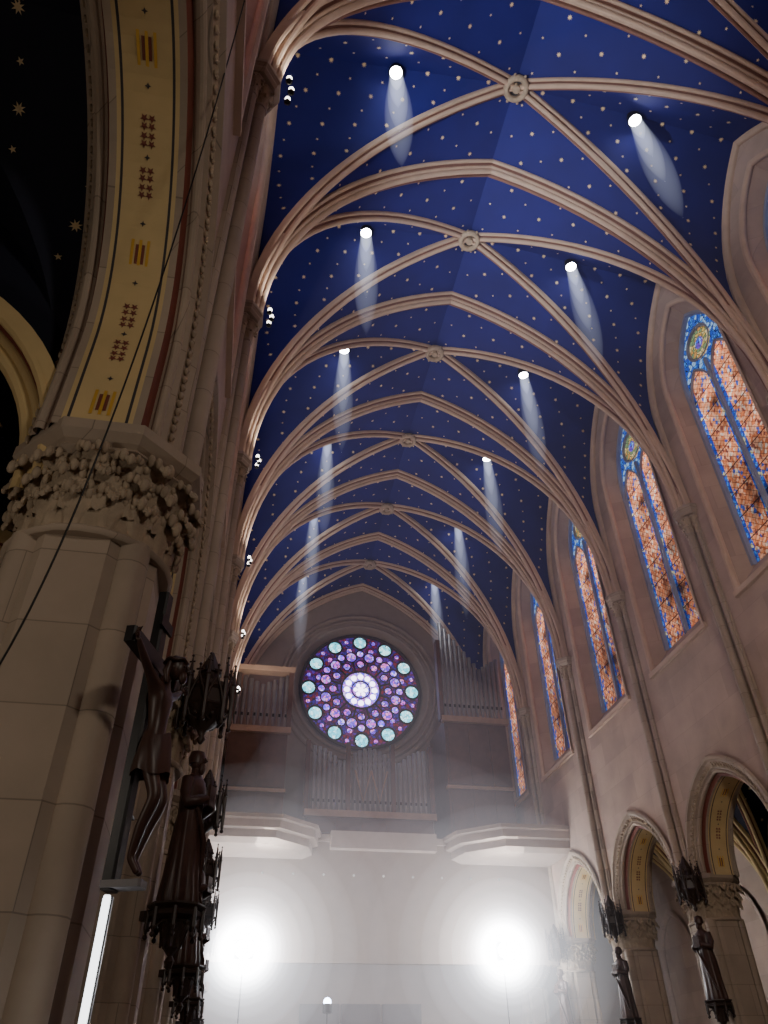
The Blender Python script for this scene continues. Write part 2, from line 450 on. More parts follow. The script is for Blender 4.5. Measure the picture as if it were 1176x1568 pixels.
for side in (0, 1):
    for k, y in enumerate(YB):
        e = empty('stone_pier')
        x = XL-.47 if side == 0 else mx(XL-.47)
        yp = YLW[k] if side == 0 else y
        if pmd is None:
            pmd = pm.obj('pier', [M_PIER, M_CARVE], e, (x, yp, 0)).data
            smd = sm.obj('wall_shaft', [M_PIER, M_CARVE], e, (XL, y, 0)).data
        else:
            mkobj('pier', pmd, e, (x, yp, 0)); mkobj('wall_shaft', smd, e, (XL if side == 0 else XR, y, 0), 0 if side == 0 else pi)

# ------------------------------------------------------------------ clerestory windows
def glass_lancet():
    m, t, o = nt('stained_glass_lancet')
    tc = N(t, 'ShaderNodeTexCoord'); s = N(t, 'ShaderNodeSeparateXYZ'); t.links.new(tc.outputs['Object'], s.inputs[0])
    ay = math_(t, 'ABSOLUTE', s.outputs[1]); d = math_(t, 'ABSOLUTE', math_(t, 'SUBTRACT', ay, .60))
    sc = N(t, 'ShaderNodeMapping'); sc.inputs['Scale'].default_value = (0.0, 1, .7); t.links.new(tc.outputs['Object'], sc.inputs[0])
    v = N(t, 'ShaderNodeTexVoronoi', i_Scale=13.0); t.links.new(sc.outputs[0], v.inputs['Vector'])
    vs = N(t, 'ShaderNodeSeparateColor'); t.links.new(v.outputs['Color'], vs.inputs[0])
    r = N(t, 'ShaderNodeValToRGB'); r.color_ramp.interpolation = 'CONSTANT'; t.links.new(vs.outputs[0], r.inputs[0])
    cr = r.color_ramp; cr.elements[0].color = (.80, .27, .12, 1); cr.elements[1].position = .3; cr.elements[1].color = (.66, .18, .07, 1)
    for p, c in ((.5, (.92, .42, .25, 1)), (.78, (.25, .07, .05, 1)), (.86, (.85, .62, .5, 1)), (.93, (.06, .12, .5, 1))):
        e = cr.elements.new(p); e.color = c
    def dia(op):
        return math_(t, 'LESS_THAN', math_(t, 'ABSOLUTE', math_(t, 'SUBTRACT', math_(t, 'FRACT', math_(t, 'MULTIPLY', math_(t, op, s.outputs[1], s.outputs[2]), 5.0)), .5)), .045)
    lead = math_(t, 'MAXIMUM', dia('ADD'), dia('SUBTRACT'))
    n = N(t, 'ShaderNodeTexNoise', i_Scale=1.4); t.links.new(sc.outputs[0], n.inputs['Vector'])
    bord = math_(t, 'GREATER_THAN', d, .40)
    bv = N(t, 'ShaderNodeValToRGB'); bv.color_ramp.interpolation = 'CONSTANT'; t.links.new(vs.outputs[1], bv.inputs[0])
    bv.color_ramp.elements[0].color = (.015, .06, .45, 1); bv.color_ramp.elements[1].position = .65; bv.color_ramp.elements[1].color = (.05, .22, .7, 1)
    e = bv.color_ramp.elements.new(.9); e.color = (.6, .55, .3, 1)
    c = mixc(t, bord, r.outputs[0], bv.outputs[0])
    bar = math_(t, 'LESS_THAN', math_(t, 'FRACT', math_(t, 'MULTIPLY', s.outputs[2], 1.35)), .05)
    l2 = math_(t, 'MAXIMUM', lead, bar)
    c = mixc(t, l2, c, (.05, .02, .02))
    up = math_(t, 'MULTIPLY_ADD', s.outputs[2], .10, .40)
    em = N(t, 'ShaderNodeEmission'); t.links.new(c, em.inputs[0])
    t.links.new(math_(t, 'MULTIPLY', up, math_(t, 'MAXIMUM', math_(t, 'MULTIPLY_ADD', n.outputs[0], 5.0, -1.3), .15)), em.inputs[1]); t.links.new(em.outputs[0], o.inputs[0]); return m
def glass_cells(name, cols, scale, st, lead=.05):
    m, t, o = nt(name)
    tc = N(t, 'ShaderNodeTexCoord')
    v = N(t, 'ShaderNodeTexVoronoi', i_Scale=scale); t.links.new(tc.outputs['Object'], v.inputs['Vector'])
    v2 = N(t, 'ShaderNodeTexVoronoi', i_Scale=scale); v2.feature = 'DISTANCE_TO_EDGE'; t.links.new(tc.outputs['Object'], v2.inputs['Vector'])
    vs = N(t, 'ShaderNodeSeparateColor'); t.links.new(v.outputs['Color'], vs.inputs[0])
    r = N(t, 'ShaderNodeValToRGB'); r.color_ramp.interpolation = 'CONSTANT'; t.links.new(vs.outputs[0], r.inputs[0])
    cr = r.color_ramp; cr.elements[0].color = (*cols[0], 1)
    cr.elements[1].position = 1/len(cols); cr.elements[1].color = (*cols[1], 1)
    for i in range(2, len(cols)):
        e = cr.elements.new(i/len(cols)); e.color = (*cols[i], 1)
    c = mixc(t, math_(t, 'LESS_THAN', v2.outputs['Distance'], lead), r.outputs[0], (.01, .01, .015))
    em = N(t, 'ShaderNodeEmission', i_Strength=st); t.links.new(c, em.inputs[0]); t.links.new(em.outputs[0], o.inputs[0]); return m
G_LAN = glass_lancet()
G_BLUE = glass_cells('stained_glass_blue', [(.02, .07, .5), (.05, .25, .8), (.03, .12, .6), (.3, .5, .8)], 8, 1.0)
G_YEL = glass_cells('stained_glass_yellow', [(.65, .45, .12), (.75, .62, .3), (.2, .3, .15), (.6, .3, .08)], 8, 1.0)
G_CEN = glass_cells('stained_glass_eye', [(.05, .1, .7), (.15, .06, .5), (.2, .4, 1.0)], 9, 1.2)

def window_objs():
    g = MB(); tr = MB()
    out = arch(1.22, 2.35, 6.55, 14); out = [(-1.22, 0)]+out+[(1.22, 0)]
    g.add([(0, u, z) for u, z in out], [tuple(range(len(out)))], 1)
    for s in (-1, 1):
        la = arch(.56, 1.15, 5.75, 10); la = [(-.56, 0)]+la+[(.56, 0)]
        for dx in (.012, -.012):
            g.add([(dx, s*.6+u, z) for u, z in la], [tuple(range(len(la)))], 0)
        sweep(tr, la, (0, s*.6), (0, 1), [(-.07, -.05), (-.07, .01), (0, .04), (.07, .01), (.07, -.05)], [0]*4+[0])
    circ = [(.56*cos(2*pi*i/28), 7.55+.56*sin(2*pi*i/28)) for i in range(28)][::-1]
    for dx in (.015, -.015):
        g.add([(dx, u, z) for u, z in circ], [tuple(range(28))], 2)
        c2 = [(dx*1.6, .2*cos(2*pi*i/16), 7.55+.2*sin(2*pi*i/16)) for i in range(16)]
        g.add(c2, [tuple(range(16))], 3)
    sweep(tr, circ, (0, 0), (0, 1), [(-.08, -.05), (-.08, .02), (0, .06), (.08, .02), (.08, -.05)], [0]*5, closed=True)
    for i in range(6):
        a = 2*pi*i/6; cy, cz = .38*cos(a), 7.55+.38*sin(a)
        pts = [(0, cy+.14*cos(b), cz+.14*sin(b)) for b in [2*pi*j/12 for j in range(13)]]
        tube(tr, pts, .018, 5, 0, False)
    box(tr, -.1, .1, -.05, .05, 0, 6.8)
    sweep(tr, out, (0, 0), (0, 1), [(-.12, -.04), (-.12, .05), (0, .08), (.12, .05), (.12, -.04)], [0]*5)
    return g, tr
gw, trw = window_objs(); wn = 1; gd = None
for side in (1, 0):
    for k in range(len(YB)-1):
        yc = (YB[k]+YB[k+1])/2; e = empty('window_%d' % wn); wn += 1
        x = XL-.55 if side == 0 else mx(XL-.55)
        if gd is None:
            gd = gw.obj('stained_glass', [G_LAN, G_BLUE, G_YEL, G_CEN], e, (x, yc, 10.8)).data; td = trw.obj('tracery', [M_TRAC], e, (x, yc, 10.8)).data
        else:
            mkobj('stained_glass', gd, e, (x, yc, 10.8)); mkobj('tracery', td, e, (x, yc, 10.8))

# ------------------------------------------------------------------ west wall + rose
YW = YB[-1]+.1
wf = MB()
outer = [(XL-1.1, -1.6), (XL-1.1, 23), (XR+1.1, 23), (XR+1.1, -1.6)]
RZ = 16.25
hole = [(XC+3.35*cos(2*pi*i/48), RZ+3.35*sin(2*pi*i/48)) for i in range(48)]
tr_ = tessellate_polygon([[Vector((*p, 0)) for p in outer], [Vector((*p, 0)) for p in hole]])
wf.add([(p[0], YW, p[1]) for p in outer+hole], [tuple(q) for q in tr_], 0)
inn = [(XC+3.0*cos(2*pi*i/48), RZ+3.0*sin(2*pi*i/48)) for i in range(48)]
loft(wf, [[(p[0], YW, p[1]) for p in hole], [(p[0], YW+.5, p[1]) for p in inn]], 0, True)
for xo in (-6.9, mx(-2.05)):
    box(wf, xo, xo+4.9, YW, YW+.2, -1.6, 9)
for R, w in ((3.42, .09), (3.75, .07), (4.0, .12)):
    rings = []
    for i in range(48):
        a = 2*pi*i/48
        rings.append([(XC+(R+w*cos(b))*cos(a), YW-.03-w*sin(b), RZ+(R+w*cos(b))*sin(a)) for b in [pi*j/5 for j in range(6)]])
    rings.append(rings[0]); loft(wf, rings, 0, True, False)
wf.obj('wall_front', [M_GWALL])
rose = empty('rose_window')
G_RO = glass_cells('rose_ground', [(.06, .005, .06), (.14, .01, .13), (.04, .015, .25), (.18, .01, .03), (.10, .02, .35)], 7, .9, .06)
G_PET = glass_cells('rose_petal', [(.7, .10, .75), (.2, .12, .9), (.5, .3, 1.0), (.15, .04, .7), (.85, .25, .6)], 9, 1.9, .05)
G_OUT = glass_cells('rose_outer', [(.25, .78, .95), (.10, .55, .70), (.55, .9, 1.0)], 8, 2.4, .03)
G_MID = glass_cells('rose_mid', [(.08, .06, .8), (.2, .12, 1.0), (.6, .45, 1.0), (.45, .1, .75)], 10, 2.6, .04)
G_CTR = emis('rose_centre', (.80, .72, 1.0), 6)
g, tr = MB(), MB()
def disc(cx, cz, r, dy, mat, n=24):
    g.add([(cx+r*cos(2*pi*i/n), dy, cz+r*sin(2*pi*i/n)) for i in range(n)], [tuple(range(n))], mat)
def ring(cx, cz, r, w, n=24, mat=0):
    tube(tr, [(cx+r*cos(2*pi*i/n), -.06, cz+r*sin(2*pi*i/n)) for i in range(n+1)], w, 6, mat, False)
disc(0, 0, 3.05, 0, 0, 48)
for i in range(12):
    a = 2*pi*i/12+pi/2+.02
    disc(2.62*cos(a), 2.62*sin(a), .31, -.02, 2); ring(2.62*cos(a), 2.62*sin(a), .36, .055)
    disc(1.82*cos(a+pi/12), 1.82*sin(a+pi/12), .25, -.02, 1); ring(1.82*cos(a+pi/12), 1.82*sin(a+pi/12), .27, .035)
    disc(2.2*cos(a+pi/12), 2.2*sin(a+pi/12), .13, -.02, 1, 12); disc(2.72*cos(a+pi/12), 2.72*sin(a+pi/12), .10, -.02, 1, 12)
    disc(1.40*cos(a), 1.40*sin(a), .17, -.02, 1); ring(1.40*cos(a), 1.40*sin(a), .2, .03)
    disc(1.98*cos(a), 1.98*sin(a), .16, -.02, 3); ring(1.98*cos(a), 1.98*sin(a), .2, .03)
    disc(.70*cos(a), .70*sin(a), .15, -.04, 4, 12)
    tube(tr, [(1.0*cos(a+pi/12), -.06, 1.0*sin(a+pi/12)), (1.5*cos(a+pi/12), -.06, 1.5*sin(a+pi/12))], .05, 6)
disc(0, 0, .95, -.02, 3, 36); ring(0, 0, .98, .06, 36); ring(0, 0, 3.02, .09, 48); ring(0, 0, .46, .04, 24)
disc(0, 0, .16, -.05, 4, 16)
for i in range(6):
    a = 2*pi*i/6; disc(.26*cos(a), .26*sin(a), .11, -.045, 4, 12)
g.obj('rose_glass', [G_RO, G_PET, G_OUT, G_MID, G_CTR], rose, (XC, YW+.3, RZ)); tr.obj('rose_tracery', [M_WOOD], rose, (XC, YW+.3, RZ))

# ------------------------------------------------------------------ floor, outer walls, rear wall
f = MB(); box(f, -7.3, mx(-7.3), YB[0]-.2, YW+.3, -1.8, -1.6); f.obj('floor', [M_FLOOR])
for side, nm in ((0, 'wall_aisle_left'), (1, 'wall_aisle_right')):
    w = MB(); X = (lambda x: x) if side == 0 else mx
    x0, x1 = sorted((X(-7.0), X(-7.3))); box(w, x0, x1, YB[0], YW, -1.6, 9)
    for k in range(len(YB)):
        lathe(w, X(-7.0), YB[k], [(.3, -1.6), (.3, -1.2), (.2, -1.1), (.2, 4.1), (.3, 4.4), (.34, 4.6)], 12, 0, True)
    for k in range(len(YB)-1):
        yc = (YB[k]+YB[k+1])/2
        sweep(w, [(-1.3, 1.5)]+arch(1.3, 1.7, 4.3, 10)+[(1.3, 1.5)], (X(-6.98), yc), (0, 1), PW[0], PW[1])
    w.obj(nm, [M_WALL])
w = MB(); box(w, -7.3, mx(-7.3), YB[0]-.3, YB[0]-.1, -1.6, 23.5); w.obj('wall_back', [M_WALL])

# ------------------------------------------------------------------ organ gallery
gal = MB()
YG = YB[-2]; XGa, XGb = XL+.02, XR-.02
box(gal, XGa, XGb, YG-.05, YW-.1, 7.2, 7.5); box(gal, XGa, XGb, YG-.15, YG+.1, 3.9, 7.75, 2)
box(gal, XGa, XGb, YG-.28, YG+.1, 7.62, 7.85); box(gal, XGa, XGb, YG-.2, YG+.1, 3.75, 4.0, 2)
box(gal, 3.6, 7.6, YG-.5, YG+.1, 7.35, 7.95)
for s in (0, 1):
    X = (lambda x: x) if s == 0 else mx
    top = [(XGa, YG), (XGa, YG-2.4), (1.6, YG-2.4), (2.9, YG-1.3), (3.2, YG)]
    def rg(k, z): return [(X(XGa+(x-XGa)*k), YG-(YG-y)*k, z) for x, y in top]
    loft(gal, [rg(.86, 7.0), rg(.95, 7.15), rg(.95, 7.4), rg(1.0, 7.45), rg(1.0, 7.7), rg(1.03, 7.75), rg(1.03, 7.88)], 0, False, True, True)
for i in range(9):
    ball(gal, (1.2+i*1.1, YG-.2, 6.5), .045, 1)
box(gal, XGa, XGb, YW-.3, YW-.1, -1.6, 7, 2)
for i in range(3):
    box(gal, 3.2+i*1.6, 4.7+i*1.6, YW-.4, YW-.28, -1.6, 3, 3)
gal.obj('organ_gallery', [M_GALL, M_DOT, M_GWALL, M_WOOD])

# ------------------------------------------------------------------ organ
org = empty('pipe_organ')
def pipe(mb, x, y, z, h, r):
    lathe(mb, x, y, [(r*.25, z), (r, z+r*4.5), (r, z+h), (r*.9, z+h)], 12, 0, True)
    box(mb, x-r*.45, x+r*.45, y-r*1.03, y-r*.5, z+r*4.8, z+r*6.2, 1)
pp, cs = MB(), MB()
def case(x0, x1, y0, z0, z1):
    box(cs, x0, x1, y0, YW-.2, z0, z1, 0)
    n = max(2, int((x1-x0)/.9)); w = (x1-x0)/n
    for i in range(n):
        for (a, b) in ((z0+.3, (z0+z1)/2-.15), ((z0+z1)/2+.15, z1-.3)):
            box(cs, x0+i*w+.12, x0+(i+1)*w-.12, y0-.06, y0, a, b, 0)
    box(cs, x0-.12, x1+.12, y0-.18, y0+.1, z1-.12, z1+.14, 1)
    box(cs, x0-.06, x1+.06, y0-.1, y0+.1, (z0+z1)/2-.07, (z0+z1)/2+.07, 1)
case(8.9, 11.8, 31.2, 7.55, 13.6)
for i in range(13):
    x = 9.05+i*.225; h = 4.9-.30*i if i < 8 else 2.5+.15*(i-8)
    pipe(pp, x, 31.4, 13.8, max(1.7, h), .10)
case(-.6, 1.9, 31.2, 7.55, 12.6)
for i in range(9):
    x = -.4+i*.27; pipe(pp, x, 31.4, 12.8, 2.0+.12*abs(i-4), .10)
box(cs, -.7, -.5, 31.1, 31.5, 12.7, 15.4, 0); box(cs, 1.8, 2.0, 31.1, 31.5, 12.7, 15.4, 0); box(cs, -.75, 2.05, 31.0, 31.5, 15.3, 15.55, 1)
box(cs, 8.72, 8.9, 31.1, 31.5, 13.6, 17.6, 0)
case(2.9, 8.2, 31.4, 7.55, 9.3)
for i in range(23):
    x = 3.15+i*.22; h = 2.1+.7*abs(cos((i-11)*pi/11))
    pipe(pp, x, 31.7, 9.45, h, .085)
for a, b in ((4.9, 5.6), (5.6, 6.3)):
    tube(cs, [(a, 31.5, 11.2), ((a+b)/2, 31.5, 9.9), (b, 31.5, 11.2)], .05, 6, 1)
for x in (2.85, 4.6, 6.55, 8.25):
    box(cs, x-.09, x+.09, 31.45, 31.75, 9.3, 12.4, 0)
pp.obj('organ_pipes', [M_PIPE, M_METAL], org); cs.obj('organ_case', [M_OWOOD, M_OLIGHT], org)

# ------------------------------------------------------------------ canopied statues
def canopy_mesh():
    mb = MB(); n = 8; R = .32
    P = [(R*cos(pi/n+2*pi*i/n), R*sin(pi/n+2*pi*i/n)) for i in range(n)]
    lathe(mb, 0, 0, [(.06, .62), (R*.7, .66), (R, .62), (R*1.02, .56), (R*.9, .52), (R*.9, .34), (R*1.02, .3), (R*.9, .26)], n, 0, False, pi/n)
    lathe(mb, 0, 0, [(.30, .3), (.2, .12), (.07, .02), (.03, -.06), (.06, -.10), (.02, -.16)], 10, 0, True)
    for i in range(n):
        a, b = Vector((*P[i], 0)), Vector((*P[(i+1) % n], 0)); m = (a+b)/2; o = m.normalized()
        for (q0, q1, z0, z1) in ((a, m, .3, .62), (b, m, .3, .62)):
            tube(mb, [q0*1.02+Vector((0, 0, z0)), q0.lerp(q1, .35)*1.05+Vector((0, 0, z0+.17)), q1*1.06+Vector((0, 0, z1+.06))], .018, 5)
        fz = .66; c = m*1.06
        tube(mb, [c+Vector((0, 0, fz)), c+Vector((0, 0, fz+.16))], .014, 5)
        S = Vector((-o.y, o.x, 0))
        tube(mb, [c-S*.05+Vector((0, 0, fz+.10)), c+S*.05+Vector((0, 0, fz+.10))], .016, 5)
        ball(mb, c+Vector((0, 0, fz+.17)), .022, 0, 6, 4)
        v = a*1.05
        lathe(mb, v.x, v.y, [(.012, .06), (.03, .12), (.03, .66), (.042, .68), (.028, .72), (.006, .96)], 6, 0, False)
        tube(mb, [v+Vector((0, 0, .88))-S*.04, v+Vector((0, 0, .88))+S*.04], .012, 5)
        ball(mb, v+Vector((0, 0, .97)), .02, 0, 6, 4); ball(mb, v+Vector((0, 0, .05)), .035, 0, 7, 4)
        ball(mb, m*.97+Vector((0, 0, .16)), .03, 0, 7, 4)
        tube(mb, [a+Vector((0, 0, .28)), a*.8+Vector((0, 0, .16)), m*.7+Vector((0, 0, .10))], .016, 5)
    lathe(mb, 0, 0, [(.16, .6), (.14, .8), (.17, .82), (.02, 1.15)], 8, 0, False)
    return mb
def statue_mesh():
    mb = MB(); n = 40; rings = []
    prof = [(0, .25, .20), (.05, .26, .21), (.3, .24, .18), (.6, .22, .17), (.85, .205, .155), (1.0, .18, .135), (1.15, .19, .14), (1.3, .215, .14), (1.4, .20, .12), (1.46, .11, .085), (1.5, .058, .058), (1.56, .055, .058)]
    for z, rx, ry in prof:
        amp = .11*max(0, 1-z/1.35)
        rings.append([(rx*cos(a)*(1+amp*sin(9*a+z*2)+amp*.5*sin(15*a-z)), ry*sin(a)*(1+amp*sin(9*a+z*2)), z) for a in [2*pi*j/n for j in range(n)]])
    loft(mb, rings, 0, True, True, True)
    ball(mb, (0, -.01, 1.66), .1, 0, 14, 10, (.82, .98, 1.25))
    lathe(mb, 0, 0.01, [(.10, 1.62), (.108, 1.70), (.09, 1.77), (.02, 1.80)], 14, 0)
    tube(mb, [(0, -.10, 1.69), (0, -.128, 1.645), (0, -.10, 1.635)], [.012, .018, .012], 6)
    ball(mb, (0, -.075, 1.56), .055, 0, 10, 6, (1, .8, 1.5))
    for s in (-1, 1):
        ball(mb, (s*.033, -.088, 1.675), .013, 0, 6, 4); ball(mb, (s*.085, 0, 1.65), .022, 0, 6, 4, (.5, 1, 1.4))
        tube(mb, [(s*.19, 0, 1.38), (s*.25, -.02, 1.2), (s*.25, -.06, 1.08), (s*.16, -.2, 1.12), (s*.08, -.24, 1.16)], [.075, .07, .072, .062, .035], 10)
        for k in range(4):
            tube(mb, [(s*.08, -.24, 1.14+k*.02), (s*.03, -.27, 1.15+k*.02), (s*.0, -.25, 1.15+k*.02)], .009, 5)
        tube(mb, [(s*.09, -.24, 1.17), (s*.06, -.25, 1.21)], .01, 5)
    box(mb, -.09, .09, -.27, -.235, 1.08, 1.32)
    tube(mb, [(.2, -.14, .2), (.05, -.2, .7), (-.14, -.15, 1.05)], [.03, .035, .02], 6)
    return mb
def console_mesh():
    mb = MB()
    lathe(mb, 0, 0, [(.03, -.62), (.06, -.55), (.03, -.5), (.1, -.42), (.14, -.3), (.2, -.16), (.30, -.12), (.31, -.08), (.28, -.06), (.33, -.02), (.33, .0)], 8, 0, False, pi/8)
    for i in range(8):
        a = pi/8+2*pi*i/8
        leaf(mb, (.12*cos(a), .12*sin(a), -.42), (cos(a), sin(a), 0), .24, .09, .16)
        lathe(mb, .30*cos(a), .30*sin(a), [(.01, -.3), (.03, -.24), (.025, -.05)], 6, 0, False)
        ball(mb, (.30*cos(a), .30*sin(a), -.32), .03, 0, 6, 4)
    return mb
cm, stm, com = canopy_mesh(), statue_mesh(), console_mesh()
cme = None
for side in (0, 1):
    for k in range(3, len(YB)-1):
        y = YB[k]-.62 if side == 0 else YB[k]-.55
        x = XL+.42 if side == 0 else XR-.35
        e = empty('canopied_saint_statue', (x, y, 0), (pi/2*.75 if side == 0 else -pi/2*.8))
        if cme is None:
            a = cm.obj('canopy', [M_WOOD], e, (0, 0, 3.85)); b = stm.obj('saint_figure', [M_BODY], e, (0, 0, 1.8)); c = com.obj('console', [M_WOOD], e, (0, 0, 1.8))
            cme, sme, ome = a.data, b.data, c.data
            br = MB(); box(br, -.05, .05, .0, .55, -.14, -.04); box(br, -.05, .05, .0, .55, 2.3, 2.4)
            brd = br.obj('bracket', [M_WOOD], e, (0, 0, 1.8)).data
        else:
            mkobj('canopy', cme, e, (0, 0, 3.85)); mkobj('saint_figure', sme, e, (0, 0, 1.8)); mkobj('console', ome, e, (0, 0, 1.8)); mkobj('bracket', brd, e, (0, 0, 1.8))

# ------------------------------------------------------------------ crucifix
cru = empty('crucifix', (-.66, 4.93, 0), math.radians(72.5))
cr = MB()
def bevbox(mb, x0, x1, y0, y1, z0, z1, c=.015, mat=0):
    pts = lambda z, d: [(x0+d, y0, z), (x1-d, y0, z), (x1, y0+c, z), (x1, y1, z), (x0, y1, z), (x0, y0+c, z)]
    loft(mb, [pts(z0, c), pts(z1, c)], mat, False, True, True)
bevbox(cr, -.055, .055, -.035, .035, .98, 2.98); bevbox(cr, -.44, .44, -.04, .03, 2.37, 2.48)
box(cr, -.1, .1, -.05, -.03, 2.68, 2.76)
tube(cr, [(0.03, .02, 1.5), (.40, .12, 1.5)], .01, 6); tube(cr, [(0.03, .02, 2.2), (.40, .12, 2.2)], .01, 6)
cr.obj('cross', [M_BLACK], cru)
DZ = -.09
def skin_obj(name, chains, mat, parent, root=0):
    vs = []; es = []; rs = []; key = {}
    for ch in chains:
        prev = None
        for (x, y, z, r) in ch:
            kk = (round(x, 3), round(y, 3), round(z, 3))
            if kk not in key: key[kk] = len(vs); vs.append((x, y, z+DZ)); rs.append(r)
            i = key[kk]
            if prev is not None and prev != i: es.append((prev, i))
            prev = i
    me = bpy.data.meshes.new(name); me.from_pydata(vs, es, []); me.materials.append(mat)
    ob = mkobj(name, me, parent)
    md = ob.modifiers.new('Skin', 'SKIN'); md.use_smooth_shade = True
    for i, v in enumerate(me.skin_vertices[0].data):
        r = rs[i]; v.radius = r if isinstance(r, tuple) else (r, r); v.use_root = (i == 0)
    sb = ob.modifiers.new('Sub', 'SUBSURF'); sb.levels = 2; sb.render_levels = 2
    return ob
P_ = (0, -.10, 1.90, (.085, .07)); CH = (0, -.09, 2.24, (.10, .075)); NK = (0, -.10, 2.38, .038)
chs = [[P_, (0, -.11, 2.03, (.07, .055)), (0, -.10, 2.14, (.09, .07)), CH, (0, -.10, 2.33, .06), NK, (.01, -.14, 2.43, .04)]]
for s in (-1, 1):
    chs.append([CH, (s*.12, -.085, 2.31, .045), (s*.25, -.075, 2.37, .032), (s*.34, -.065, 2.43, .026), (s*.42, -.055, 2.49, .017)])
    chs.append([P_, (s*.06, -.11, 1.83, .06), (s*.055, -.20, 1.58, .045), (s*.045, -.14, 1.42, .037), (s*.03, -.10, 1.24, .024), (s*.02, -.16, 1.15, .02)])
skin_obj('corpus', chs, M_BODY, cru)
hd = MB()
ball(hd, (.015, -.17, 2.47), .068, 0, 14, 10, (.85, 1, 1.3)); ball(hd, (.015, -.155, 2.475), .077, 0, 12, 8, (.95, .95, 1.2))
tube(hd, [(.02, -.235, 2.48), (.02, -.256, 2.452), (.02, -.236, 2.445)], [.008, .013, .008], 6)
ball(hd, (.02, -.22, 2.40), .035, 0, 8, 6, (1, .8, 1.5))
for s in (-1, 1):
    ball(hd, (.015+s*.024, -.232, 2.47), .009, 0, 6, 4); ball(hd, (.015+s*.062, -.165, 2.46), .014, 0, 6, 4, (.5, 1, 1.4))
    tube(hd, [(.015+s*.06, -.14, 2.5), (.015+s*.075, -.13, 2.42), (.015+s*.06, -.14, 2.34)], [.02, .026, .01], 7)
tube(hd, [(.015+.078*cos(a), -.158+.078*sin(a), 2.51+.01*sin(5*a)) for a in [2*pi*i/24 for i in range(25)]], .013, 6)
rings = []
for z, rx, ry in ((1.98, .10, .085), (1.93, .115, .095), (1.86, .13, .105), (1.78, .135, .115), (1.72, .13, .12)):
    rings.append([(rx*cos(a)*(1+.06*sin(8*a+z*20)), -.12+ry*sin(a)*(1+.06*sin(7*a)), z+.02*sin(3*a)) for a in [2*pi*j/28 for j in range(28)]])
loft(hd, rings, 0, True)
tube(hd, [(.12, -.12, 1.95), (.16, -.13, 1.85), (.15, -.12, 1.7)], [.03, .035, .012], 8)
for s in (-1, 1):
    ball(hd, (s*.44, -.058, 2.505), .026, 0, 10, 6, (1.15, .55, 1))
    for k in range(4):
        z0 = 2.488+k*.012; L = (.030, .036, .034, .026)[k]
        tube(hd, [(s*.455, -.06, z0), (s*(.455+L*.6), -.068, z0+.004), (s*(.455+L), -.085, z0+.002)], [.0068, .006, .0045], 6)
    tube(hd, [(s*.435, -.062, 2.525), (s*.45, -.08, 2.54), (s*.462, -.09, 2.542)], [.008, .007, .005], 6)
hd.obj('head_and_drapery', [M_BODY], cru, (0, 0, DZ))
fb = MB(); bevbox(fb, -.06, .06, -.20, .04, .99, 1.03); fb.obj('foot_rest', [M_GREY], cru)

# ------------------------------------------------------------------ tube lamp, cable
tl = MB(); lathe(tl, 0, 0, [(.018, -1.0), (.022, -.98), (.022, .95), (.018, .97)], 12, 0); box(tl, -.03, .03, .02, .06, -1.05, .97, 1)
box(tl, -.12, .12, -.12, .12, -1.6, -1.55, 1); box(tl, -.02, .02, .02, .06, -1.56, -1.0, 1)
tl.obj('tube_lamp', [M_TUBE, M_METAL], None, (-.66, 4.88, -.02))
cb = MB()
pts = []
A, Bm, D = Vector((-.80, 3.04, 9.3)), Vector((-1.02, 3.70, 4.45)), Vector((-1.32, 3.95, 1.87))
P1 = Bm*2-(A+D)/2
for i in range(31):
    t = i/30; pts.append(A*(1-t)**2+P1*2*t*(1-t)+D*t*t)
pts = pts+[Vector((-1.45, 4.3, .3)), Vector((-1.5, 4.6, -1.55))]
tube(cb, pts, .007, 5); cb.obj('power_cable', [M_METAL])

# ------------------------------------------------------------------ lamps
def light(name, typ, loc, power, col, parent=None, target=None, size=.1, cone=60, blend=.6):
    d = bpy.data.lights.new(name, typ); d.energy = power; d.color = col
    if typ in ('POINT', 'SPOT'): d.shadow_soft_size = size
    if typ == 'SPOT': d.spot_size = math.radians(cone); d.spot_blend = blend
    o = bpy.data.objects.new(name, d); C.objects.link(o); o.location = (loc[0], loc[1], loc[2]+CZ)
    if target is not None:
        o.rotation_euler = (Vector(target)-Vector(loc)).to_track_quat('-Z', 'Y').to_euler()
    if parent: o.parent = parent
    return o
sp = MB()
lathe(sp, 0, 0, [(.10, .32), (.17, .28), (.19, .0), (.21, -.02), (.17, -.02)], 16, 1, True, 0, False); lathe(sp, 0, 0, [(.001, -.01), (.165, -.01)], 16, 0, False, 0, False)
ball(sp, (0, 0, -.0), .15, 0, 12, 6, (1, 1, .35)); tube(sp, [(0, 0, .3), (0, 0, .6)], .03, 6, 1)
BM = []
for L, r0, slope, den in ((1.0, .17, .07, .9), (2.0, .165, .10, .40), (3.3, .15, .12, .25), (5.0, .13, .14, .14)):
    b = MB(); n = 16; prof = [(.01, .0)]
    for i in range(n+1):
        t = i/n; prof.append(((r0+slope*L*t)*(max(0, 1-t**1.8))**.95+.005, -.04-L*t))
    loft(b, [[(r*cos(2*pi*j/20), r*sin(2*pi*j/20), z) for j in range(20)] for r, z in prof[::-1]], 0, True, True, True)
    BM.append([b, air('beam_glow_%d' % len(BM), (.74, .80, 1.0), den), None])  # light shafts painted as self-glowing volumes, not lit by the spots
beams = empty('painted_light_beams')
spd = None
